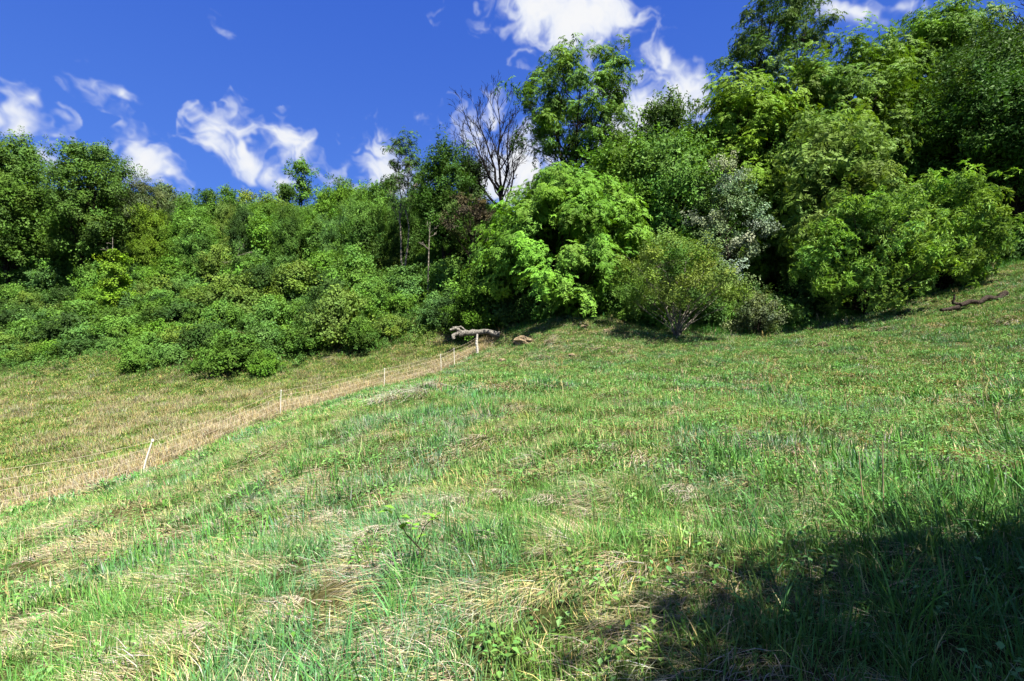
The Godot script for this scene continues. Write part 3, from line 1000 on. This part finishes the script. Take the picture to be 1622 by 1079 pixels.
# ---------------------------------------------------------------- fence
func make_fence() -> void:
	var plastic := StandardMaterial3D.new()
	plastic.albedo_color = Color(0.74, 0.74, 0.71)
	plastic.roughness = 0.45
	var cord := StandardMaterial3D.new()
	cord.albedo_color = Color(0.64, 0.61, 0.52)
	cord.roughness = 0.7
	var o := base("electric_fence", on_ground(-9.5, -14.0))
	tag(o, "white electric sheep netting on thin posts along the edge of the meadow", "fence")
	var feet := []
	var heads := []
	var hs := [1.0, 1.02, 0.98, 0.98, 0.96, 0.98, 1.05, 1.0]
	for i in fence_line.size():
		var f: Vector3 = fence_line[i]
		f.y = H(f.x, f.z)
		var lean := Vector3(R(-0.06, 0.06), 0, R(-0.05, 0.05))
		if i == 2:
			lean = Vector3(0.30, 0, -0.05)
		feet.append(f)
		heads.append(f + Vector3(0, hs[i], 0) + lean)
		if i == fence_line.size() - 1 or i == 1:
			continue
		begin()
		var r := 0.016 if i != 2 else 0.024
		tube([f - Vector3(0, 0.2, 0) - o.position, f.lerp(heads[i], 0.5) - o.position, heads[i] - o.position], [r, r, r * 0.9], 8, Color.WHITE)
		var c: Vector3 = heads[i] - o.position
		tube([c - Vector3(0, 0.03, 0), c + Vector3(0, 0.035, 0)], [r * 1.5, r * 1.3], 8, Color.WHITE)
		commit("post", plastic, o)
	for lv in [0.10, 0.32, 0.55, 0.78, 0.98]:
		begin()
		for i in feet.size() - 1:
			var a: Vector3 = feet[i].lerp(heads[i], lv)
			var b: Vector3 = feet[i + 1].lerp(heads[i + 1], lv)
			var pts := []
			var rad := []
			var n := 8
			for k in n + 1:
				var f := float(k) / n
				var p := a.lerp(b, f)
				p.y -= sin(f * PI) * 0.06
				p.y = maxf(p.y, H(p.x, p.z) + 0.03 + lv * 0.3)
				pts.append(p - o.position)
				rad.append(0.0042)
			tube(pts, rad, 4, Color.WHITE, 0.0, false)
		commit("strand", cord, o)

# ---------------------------------------------------------------- logs, stones, mounds of straw
func gnarled(called: String, label: String, at: Vector3, arms: Array, m: Material) -> void:
	var o := base(called, at)
	tag(o, label, "log")
	for a in arms:
		begin()
		var pts := []
		var rad := []
		var n := 10
		var src: Array = a.pts
		for i in n + 1:
			var f := float(i) / n * (src.size() - 1)
			var j := mini(int(f), src.size() - 2)
			pts.append((src[j] as Vector3).lerp(src[j + 1], f - j) + rand_dir() * a.r * 0.16)
			rad.append(a.r * lerpf(1.0, a.end, float(i) / n) * R(0.85, 1.15))
		tube(pts, rad, 10, Color.WHITE, 0.14)
		commit(a.part, m, o)

func boulder(called: String, label: String, at: Vector3, size: Vector3, m: Material) -> void:
	begin()
	var nlat := 9
	var nlon := 14
	var ring := []
	var off := R(0, 99)
	for i in nlat + 1:
		var row := []
		var th := PI * i / nlat
		for j in nlon:
			var ph := TAU * j / nlon
			var d := Vector3(sin(th) * cos(ph), cos(th), sin(th) * sin(ph))
			var f := 1.0 + fine.get_noise_3dv(d * 3.0 + Vector3(off, 0, 0)) * 0.5
			row.append(d * size * f)
		ring.append(row)
	for i in nlat:
		for j in nlon:
			var k := (j + 1) % nlon
			flat_tri(ring[i][j], ring[i + 1][j], ring[i][k], Color.WHITE)
			flat_tri(ring[i][k], ring[i + 1][j], ring[i + 1][k], Color.WHITE)
	var o := MeshInstance3D.new()
	o.name = numbered(called)
	o.mesh = as_mesh(m)
	add_child(o)
	o.position = at
	tag(o, label, "stone")

func make_logs_and_stones() -> void:
	var grey := bark_mat("wood_grey", Color(0.26, 0.25, 0.235), Color(0.70, 0.69, 0.66), 0.05)
	var brown := bark_mat("wood_brown", Color(0.10, 0.085, 0.075), Color(0.34, 0.30, 0.27), 0.06)
	var d := 33.0
	var g := P(752, 532, d)
	g.y = H(g.x, g.z)
	var k := d / FOCAL
	var cy := P(752, 527, d).y - g.y
	gnarled("fallen_log", "weathered grey log lying beyond the fence with a broken branched end", g, [
		{"part": "stem", "pts": [Vector3(40 * k, cy - 0.15, 0.1), Vector3(20 * k, cy + 0.05, 0), Vector3(-8 * k, cy, 0), Vector3(-25 * k, cy - 0.1, 0)], "r": 0.22, "end": 0.85},
		{"part": "branch", "pts": [Vector3(-20 * k, cy, 0), Vector3(-30 * k, cy + 0.3, 0.2), Vector3(-38 * k, cy + 0.15, 0.3)], "r": 0.13, "end": 0.6},
		{"part": "branch", "pts": [Vector3(-14 * k, cy + 0.1, -0.1), Vector3(-22 * k, cy + 0.4, 0.0), Vector3(-36 * k, cy + 0.35, 0.1)], "r": 0.09, "end": 0.4},
		{"part": "branch", "pts": [Vector3(-24 * k, cy, 0.1), Vector3(-34 * k, cy - 0.2, 0.3), Vector3(-32 * k, cy - 0.45, 0.4)], "r": 0.13, "end": 0.9},
	], grey)
	# birch stake
	var f := on_ground(P(756, 562, 30.6).x, -30.6)
	var o := base("wooden_stake", f)
	tag(o, "crooked whitish wooden stake at the end of the fence", "post")
	begin()
	tube([Vector3(0.03, -0.3, 0), Vector3(0.0, 0.3, 0), Vector3(-0.05, 0.7, 0), Vector3(0.0, 1.25, 0)], [0.085, 0.08, 0.09, 0.06], 9, Color.WHITE, 0.1)
	commit("stake", bark_mat("wood_white", Color(0.62, 0.6, 0.56), Color(0.88, 0.87, 0.84), 0.05), o)
	# dark fallen branch on the right
	d = 25.3
	g = on_ground(P(1540, 482, d).x, -d)
	k = d / FOCAL
	gnarled("fallen_branch", "dark fallen branch with a forked end lying on the grass below the wood", g, [
		{"part": "stem", "pts": [Vector3(50 * k, 0.62, 0), Vector3(40 * k, 0.4, 0.1), Vector3(22 * k, 0.46, 0), Vector3(8 * k, 0.2, 0.15), Vector3(-4 * k, 0.26, 0), Vector3(-22 * k, 0.05, 0.1)], "r": 0.14, "end": 0.8},
		{"part": "branch", "pts": [Vector3(-10 * k, 0.1, 0), Vector3(-30 * k, 0.2, 0), Vector3(-28 * k, 0.65, 0)], "r": 0.1, "end": 0.4},
		{"part": "branch", "pts": [Vector3(-30 * k, -0.05, 0.3), Vector3(-60 * k, -0.2, 0.4)], "r": 0.12, "end": 0.6},
		{"part": "branch", "pts": [Vector3(44 * k, 0.5, 0), Vector3(52 * k, 0.75, 0), Vector3(53 * k, 0.5, 0.1)], "r": 0.14, "end": 0.8},
	], brown)
	var stone := bark_mat("stone", Color(0.36, 0.31, 0.24), Color(0.66, 0.60, 0.50), 0.03)
	boulder("stone", "pale tan stone bedded in the grass of the mound", hit(829, 545) + Vector3(0, 0.1, 0), Vector3(0.55, 0.3, 0.4), stone)
	for a in [[795, 572, 0.16], [905, 565, 0.12], [925, 520, 0.16], [960, 525, 0.12], [1140, 541, 0.1]]:
		boulder("stone", "small pale stone showing through the grass of the mound", hit(a[0], a[1]) + Vector3(0, 0.03, 0), Vector3(a[2] * 1.3, a[2] * 0.7, a[2]), stone)
		get_child(get_child_count() - 1).set_meta("group", "small stones in the mound")

# ---------------------------------------------------------------- undergrowth on the far slope
func make_undergrowth() -> void:
	var holder := base("undergrowth", Vector3.ZERO)
	tag(holder, "low green nettles and brambles covering the far slope", "undergrowth", "", "stuff")
	for v in 3:
		var t: Dictionary = twigs["bramble"][v]
		bv = t.v
		bn = t.n
		bc = t.c
		var list := []
		var cols := []
		for i in 14000:
			var d := 29.0 + 40.0 * sqrt(R(0, 1))
			var px := R(-120.0, 800.0) if i % 4 else R(640.0, 1720.0)
			var x := (px - MIDX) / FOCAL * d
			var z := -d
			var far := 0.0
			if px < 760.0 and i % 4:
				var edge := 34.0 if px < 220.0 else (31.5 if px < 380.0 else lerpf(30.5, 37.5, clampf((px - 400.0) / 320.0, 0.0, 1.0)))
				far = d - edge + patch.get_noise_2d(x, z) * 5.0
				if px > 700.0:
					far -= 2.5
			else:
				far = d - lerpf(34.5, 30.5, smoothstep(900.0, 1150.0, px))
				if px > 1450.0:
					far -= (px - 1450.0) * 0.012
			if far < 0.0:
				continue
			var s := R(0.5, 1.0) * (0.7 + smoothstep(0.0, 4.0, far) * 0.6) * (1.0 if d < 48 else 1.5)
			var y := H(x, z) + R(0.05, 0.45 + 0.6 * clampf(patch.get_noise_2d(x * 2.0, z * 2.0 + 40.0) * 2.0, 0.0, 1.0)) * smoothstep(0.0, 2.0, far)
			var up := (Vector3.UP + rand_dir() * 0.6).normalized()
			var side := up.cross(rand_dir()).normalized()
			list.append(Transform3D(Basis(side, up, side.cross(up)).scaled(Vector3(s, s, s)), Vector3(x, y, z)))
			var c := Color(0.11, 0.235, 0.055)
			c = c.lerp(Color(0.19, 0.30, 0.07), clampf(patch.get_noise_2d(x * 0.6 + 9.0, z * 0.6) * 1.3, 0.0, 0.8))
			cols.append(vary(c, 0.22))
		scatter("leafy_cover", as_mesh(leaf_mat("leaf")), list, cols, holder)

func scatter(called: String, m: Mesh, list: Array, cols: Array, parent: Node) -> void:
	if list.is_empty():
		return
	var mm := MultiMesh.new()
	mm.transform_format = MultiMesh.TRANSFORM_3D
	mm.use_colors = true
	mm.mesh = m
	mm.instance_count = list.size()
	for i in list.size():
		mm.set_instance_transform(i, list[i])
		mm.set_instance_color(i, cols[i])
	var o := MultiMeshInstance3D.new()
	o.name = called
	o.multimesh = mm
	parent.add_child(o, true)
	o.set_meta("kind", "stuff")

# ---------------------------------------------------------------- grass
# one blade: foot, height, direction it leans to, how far (0 upright .. 1 lying), width
func blade(p: Vector3, h: float, a: float, k: float, w: float, col: Color, segs := 3) -> void:
	var out := Vector3(cos(a), 0, sin(a))
	var tw := a + PI * 0.5 + R(-0.7, 0.7)
	var side := Vector3(cos(tw), R(-0.2, 0.2), sin(tw))
	var prev_l := Vector3.ZERO
	var prev_r := Vector3.ZERO
	var prev_n := Vector3.UP
	for i in segs + 1:
		var t := float(i) / segs
		var c := p + Vector3.UP * h * (t * (1.0 - k * 0.55) - t * t * k * 0.42) + out * h * k * (0.25 * t + 0.75 * t * t)
		var tan := (Vector3.UP * (1.0 - k * 0.55 - 2.0 * t * k * 0.42) + out * k * (0.25 + 1.5 * t)).normalized()
		var n := side.cross(tan).normalized()
		var ww := w * 0.5 * (1.0 - pow(t, 1.8))
		var l := c - side * ww
		var r := c + side * ww
		if i > 0:
			if i < segs:
				tri(prev_l, l, prev_r, prev_n, n, prev_n, col)
				tri(prev_r, l, r, prev_n, n, n, col)
			else:
				tri(prev_l, c, prev_r, prev_n, n, prev_n, col)
		prev_l = l
		prev_r = r
		prev_n = n

func tuft(n: int, spread: float, h0: float, h1: float, k0: float, k1: float, w: float, dead: float, dir := -1.0, segs := 3) -> ArrayMesh:
	begin()
	for i in n:
		var a := R(0, TAU)
		var rr := spread * sqrt(R(0, 1))
		var p := Vector3(cos(a) * rr, -0.03, sin(a) * rr)
		var la := a + R(-1.3, 1.3) if dir < 0.0 else dir + R(-0.55, 0.55)
		var f := R(0.72, 1.3)
		var c := Color(f * R(0.9, 1.15), f, f * R(0.75, 1.2)) * 0.19
		if R(0, 1) < dead:
			c = Color(3.4, 1.5, 2.9) * (f * 0.19)
		blade(p, R(h0, h1), la, R(k0, k1), w * R(0.7, 1.3), c, segs)
	return as_mesh(leaf_mat("grass", Color.WHITE, 0.5, 0.6))

func weed(n: int, spread: float, h: float, L: float, W: float) -> ArrayMesh:
	begin()
	for i in n:
		var a := R(0, TAU)
		var rr := spread * sqrt(R(0, 1))
		var top := Vector3(cos(a) * rr, h * R(0.3, 1.0), sin(a) * rr)
		var f := R(0.75, 1.25)
		var d := Vector3(cos(a), R(-0.1, 0.9), sin(a)).normalized()
		leaf(top, d, Vector3.UP, L * R(0.7, 1.3), W * R(0.7, 1.3), 0.25, Color(f, f, f) * 0.19)
		blade(Vector3(top.x * 0.4, -0.02, top.z * 0.4), top.y + 0.02, a, 0.15, 0.004, Color(f, f, f * 0.8) * 0.19, 2)
	return as_mesh(leaf_mat("grass", Color.WHITE, 0.5, 0.6))

func stalk(n: int, h0: float, h1: float, w: float, head: float) -> ArrayMesh:
	begin()
	for i in n:
		var a := R(0, TAU)
		var p := Vector3(R(-0.12, 0.12), -0.02, R(-0.12, 0.12))
		var h := R(h0, h1)
		var k := R(0.05, 0.4)
		blade(p, h, a, k, w, Color(0.19, 0.19, 0.19), 4)
		var tip := p + Vector3.UP * h * (1.0 - k * 0.97) + Vector3(cos(a), 0, sin(a)) * h * k
		for q in 5:
			var e := tip - Vector3(cos(a) * k, 1, sin(a) * k) * q * 0.018 * head
			leaf(e, (Vector3.UP + rand_dir() * 0.5).normalized(), rand_dir(), 0.03 * head, 0.008 * head, 0.0, Color(0.17, 0.16, 0.14))
	return as_mesh(leaf_mat("grass", Color.WHITE, 0.5, 0.6))

func ground_basis(x: float, z: float, yaw: float, s: float, hug: float) -> Basis:
	var up := Vector3.UP.lerp(normal_at(x, z), hug).normalized()
	var fx := Vector3(cos(yaw), 0, -sin(yaw))
	fx = (fx - up * fx.dot(up)).normalized()
	return Basis(fx, up, fx.cross(up)).scaled(Vector3(s, s, s))

func downhill_yaw(x: float, z: float) -> float:
	var n := normal_at(x, z)
	var v := Vector2(n.x, n.z) * 4.0 + Vector2(-0.55, 0.45)
	return atan2(-v.y, v.x)

func make_meadow() -> void:
	var kinds := ["green", "short", "straw", "weed", "lush", "seed", "dry"]
	# three ranges: near, middle, far; blades get fewer and wider with distance
	var ranges := [[0.9, 5.5, 270.0], [5.5, 13.0, 130.0], [13.0, 52.0, 52.0]]
	var meshes := {}
	for lod in 3:
		var w: float = [0.0055, 0.009, 0.018][lod]
		var sp: float = [0.10, 0.15, 0.24][lod]
		var sg: int = [3, 2, 2][lod]
		for v in 3:
			meshes["green%d%d" % [lod, v]] = tuft(28, sp, 0.08, 0.25, 0.1, 0.95, w, 0.18, -1.0, sg)
			meshes["short%d%d" % [lod, v]] = tuft(32, sp, 0.05, 0.15, 0.1, 1.0, w, 0.26, -1.0, sg)
			meshes["straw%d%d" % [lod, v]] = tuft(30, sp, 0.12, 0.36, 0.6, 1.05, w * 0.8, 0.0, 0.0, sg)
			meshes["weed%d%d" % [lod, v]] = weed(12, sp, 0.13, [0.032, 0.045, 0.062][lod], [0.02, 0.026, 0.032][lod])
			meshes["lush%d%d" % [lod, v]] = tuft(22, sp, 0.18, 0.42, 0.1, 0.8, w * 1.3, 0.03, -1.0, 4 if lod == 0 else 2)
			meshes["seed%d%d" % [lod, v]] = stalk(5, 0.35, 0.6, 0.0035 * (1 + lod), 1.0 + lod)
			meshes["dry%d%d" % [lod, v]] = tuft(28, sp, 0.14, 0.42, 0.1, 0.7, w * 0.75, 0.0, -1.0, sg)
	var lists := {}
	var cols := {}
	for key in meshes:
		lists[key] = []
		cols[key] = []
	for lod in 3:
		var r0: float = ranges[lod][0]
		var r1: float = ranges[lod][1]
		var half := deg_to_rad(62.0)
		var n := int(ranges[lod][2] * half * (r1 * r1 - r0 * r0))
		for i in n:
			var r := sqrt(lerpf(r0 * r0, r1 * r1, R(0, 1)))
			var a := R(-half, half)
			var x := sin(a) * r
			var z := -cos(a) * r
			add_sward(x, z, lod, lists, cols)
	var names := {"green": ["meadow_grass", "green meadow grass growing over the slope"], "short": ["short_grass", "short fine grass turf between the taller tufts"], "straw": ["dead_grass", "flattened pale dead grass lying down the slope"], "weed": ["meadow_weeds", "small broad-leaved meadow weeds among the grass"], "lush": ["tall_grass", "tall blue-green grass clumps"], "seed": ["seed_stalks", "thin grass stalks carrying seed heads"], "dry": ["dry_grass", "tan dry grass of the field beyond the fence"]}
	var total := 0
	for k in kinds:
		var holder := base(names[k][0], Vector3.ZERO)
		tag(holder, names[k][1], "grass", "", "stuff")
		for lod in 3:
			for v in 3:
				var key: String = "%s%d%d" % [k, lod, v]
				total += lists[key].size()
				scatter("tufts", meshes[key], lists[key], cols[key], holder)
	print("tufts ", total)

func add_sward(x: float, z: float, lod: int, lists: Dictionary, cols: Dictionary) -> void:
	var d := -z
	var b := beyond_fence(x, z)
	# stop at the thicket and the wood
	var px := MIDX + x / maxf(d, 0.1) * FOCAL
	if d > 29.0:
		if b > 0.0 and px < 760.0:
			var edge := 37.5 if px < 220.0 else (34.0 if px < 380.0 else lerpf(32.5, 39.0, clampf((px - 400.0) / 320.0, 0.0, 1.0)))
			if d > edge + 5.0:
				return
		elif d > lerpf(36.0, 32.0, smoothstep(900.0, 1150.0, px)) + maxf(0.0, (px - 1450.0) * 0.012):
			return
	var fringe := smoothstep(-2.6, -1.0, d - lerpf(35.0, 31.0, smoothstep(900.0, 1150.0, px)) - maxf(0.0, (px - 1450.0) * 0.012)) if b <= 0.0 else 0.0
	var dry := dryness(x, z)
	var n2 := patch.get_noise_2d(x * 1.3 - 70.0, z * 1.3)
	var n3 := patch.get_noise_2d(x * 3.1 + 170.0, z * 3.1 + 20.0)
	var kind := "green"
	var col := Color(0.105, 0.265, 0.06).lerp(Color(0.095, 0.25, 0.10), smoothstep(-0.05, 0.3, n2))
	col = col.lerp(Color(0.17, 0.29, 0.07), smoothstep(0.05, 0.4, n3) * 0.7)
	var s := R(0.62, 1.42)
	var yaw := R(0, TAU)
	var hug := 0.5
	var u := R(0, 1)
	if b > 0.0:
		if u < dry * 0.9:
			kind = "dry" if R(0, 1) < 0.75 else "straw"
			col = Color(0.275, 0.24, 0.135).lerp(Color(0.34, 0.33, 0.20), R(0, 1)).lerp(Color(0.40, 0.345, 0.23), smoothstep(5.0, 2.5, b) * 0.7)
		else:
			kind = "green" if R(0, 1) < 0.6 else "short"
			col = Color(0.15, 0.27, 0.06)
			if R(0, 1) < 0.1:
				kind = "weed"
	else:
		var lush := smoothstep(0.15, 0.45, n2) * 0.22
		var corner := smoothstep(1.0, 3.5, x) * smoothstep(5.5, 3.0, d)
		lush = maxf(lush, maxf(corner * 0.8, fringe * 1.3))
		s *= 1.0 + fringe * R(0.0, 0.9)
		if u < dry * 0.85 * (1.0 - corner * 0.7):
			kind = "straw"
			yaw = downhill_yaw(x, z) + R(-0.5, 0.5)
			hug = 1.0
			col = Color(0.47, 0.41, 0.28).lerp(Color(0.45, 0.41, 0.33), R(0, 1)).lerp(Color(0.30, 0.36, 0.12), R(0.0, 0.6))
		elif R(0, 1) < lush * 0.45:
			kind = "lush"
			col = Color(0.08, 0.225, 0.06).lerp(Color(0.095, 0.25, 0.05), R(0, 1))
		else:
			var w := R(0, 1)
			var weedy := 0.05 + 0.13 * smoothstep(0.0, 6.0, x + d * 0.1) + 0.2 * smoothstep(0.1, 0.35, n3)
			if w < weedy * (0.35 if lod == 0 else 1.0):
				kind = "weed"
				col = Color(0.10, 0.25, 0.05).lerp(Color(0.145, 0.29, 0.09), R(0, 1))
			elif w < weedy + 0.35:
				kind = "short"
				col = col.lerp(Color(0.18, 0.29, 0.075), 0.3)
			elif lod > 0 and w > 0.997:
				kind = "seed"
				col = Color(0.38, 0.36, 0.21)
	var key := "%s%d%d" % [kind, lod, rng.randi() % 3]
	lists[key].append(Transform3D(ground_basis(x, z, yaw, s, hug), on_ground(x, z)))
	cols[key].append(vary(col, 0.28) * (1.0 / 0.19))

# ---------------------------------------------------------------- single small plants
func make_small_plants() -> void:
	var m := leaf_mat("leaf")
	# leafy sprig in the near grass
	var at := hit(672, 905)
	var o := base("sapling", at)
	tag(o, "small leafy sapling with a dark stem leaning over the dead grass", "plant")
	begin()
	tube([Vector3(0.05, -0.05, 0), Vector3(-0.02, 0.14, 0), Vector3(-0.12, 0.26, 0.02), Vector3(-0.2, 0.42, 0.02)], [0.006, 0.005, 0.004, 0.002], 5, Color.WHITE)
	tube([Vector3(-0.05, 0.18, 0), Vector3(0.0, 0.3, 0), Vector3(0.06, 0.36, 0)], [0.004, 0.003, 0.002], 5, Color.WHITE)
	commit("stem", bark_mat("bark_dark", Color.BLACK, Color.BLACK), o)
	for a in [[-0.2, 0.42], [-0.22, 0.38], [-0.17, 0.37], [-0.14, 0.31], [-0.09, 0.27], [-0.15, 0.28], [-0.06, 0.22], [0.06, 0.36], [0.02, 0.34], [0.08, 0.34], [-0.01, 0.3], [-0.1, 0.33], [-0.24, 0.41], [0.04, 0.38]]:
		begin()
		var p := Vector3(a[0], a[1], R(-0.03, 0.03))
		leaf(p, (Vector3(R(-1, 1), R(-0.1, 0.4), R(-0.3, 1))).normalized(), Vector3.UP, 0.085, 0.06, 0.1, Color(0.16, 0.34, 0.05))
		commit("leaf", m, o)
	# tussocks of dead grass hanging down the slope
	for a in [[637, 636, 1.0, 1], [690, 616, 0.8, 1], [712, 800, 0.3, 0], [590, 850, 0.24, 0], [655, 838, 0.26, 0], [615, 1005, 0.2, 0], [470, 960, 0.2, 0], [790, 790, 0.3, 0], [860, 800, 0.28, 0], [1110, 850, 0.26, 0], [330, 1000, 0.2, 0], [540, 820, 0.26, 0], [1075, 780, 0.24, 0], [760, 700, 0.35, 0], [1590, 508, 0.6, 0], [1400, 525, 0.5, 0], [1300, 548, 0.4, 0], [860, 568, 0.5, 0], [940, 556, 0.5, 0], [870, 545, 0.4, 0]]:
		var p := hit(a[0], a[1])
		var t := base("dead_tussock", p)
		if a[3] == 1:
			tag(t, "greyish heap of dead grass beside the fence posts", "tussock", "heaps of dead grass")
		else:
			tag(t, "tussock of bleached dead grass combed down the slope", "tussock", "tussocks of dead grass")
		begin()
		var n: int = 100 + 160 * a[3]
		var w: float = 0.005 + 0.0009 * -p.z
		for i in n:
			var an := R(0, TAU)
			var rr: float = a[2] * 0.55 * sqrt(R(0, 1))
			var q := Vector3(cos(an) * rr * 1.5, 0.0, sin(an) * rr)
			q.y = H(p.x + q.x, p.z + q.z) - p.y + a[2] * 0.28 * (1.0 - rr / (a[2] * 0.55))
			var dir := PI * 0.66 + R(-0.75, 0.75)
			var f := R(0.75, 1.15)
			blade(q, a[2] * R(0.35, 0.8), dir, R(0.75, 1.1), w * R(0.7, 1.3), Color(0.50, 0.43, 0.30).lerp(Color(0.50, 0.47, 0.42), R(0, 1) if a[3] == 0 else 1.0) * f, 3)
		commit("blades", leaf_mat("grass", Color.WHITE, 0.5, 0.6), t)
	# stout dry stalks standing and lying in the grass
	var straw := StandardMaterial3D.new()
	straw.albedo_color = Color(0.62, 0.55, 0.42)
	straw.roughness = 0.8
	for a in [[190, 895, 232, 845], [212, 972, 235, 927], [66, 1045, 70, 1015], [160, 965, 152, 925], [1180, 825, 1205, 790], [1390, 935, 1440, 990], [1370, 815, 1360, 715], [1400, 820, 1398, 700]]:
		var p := hit(a[0], a[1])
		var dd := -p.z
		var q := P(a[2], a[3], dd * 0.985)
		q.y = maxf(q.y, H(q.x, q.z) + 0.06)
		begin()
		tube([Vector3(0, -0.03, 0), (q - p) * 0.5 + rand_dir() * 0.006, q - p], [0.0045, 0.004, 0.003], 6, Color.WHITE)
		var k := base("dry_stalk", p)
		tag(k, "single stiff dry stalk sticking out of the near grass", "stalk", "dry stalks in the near grass")
		commit("stem", straw, k)
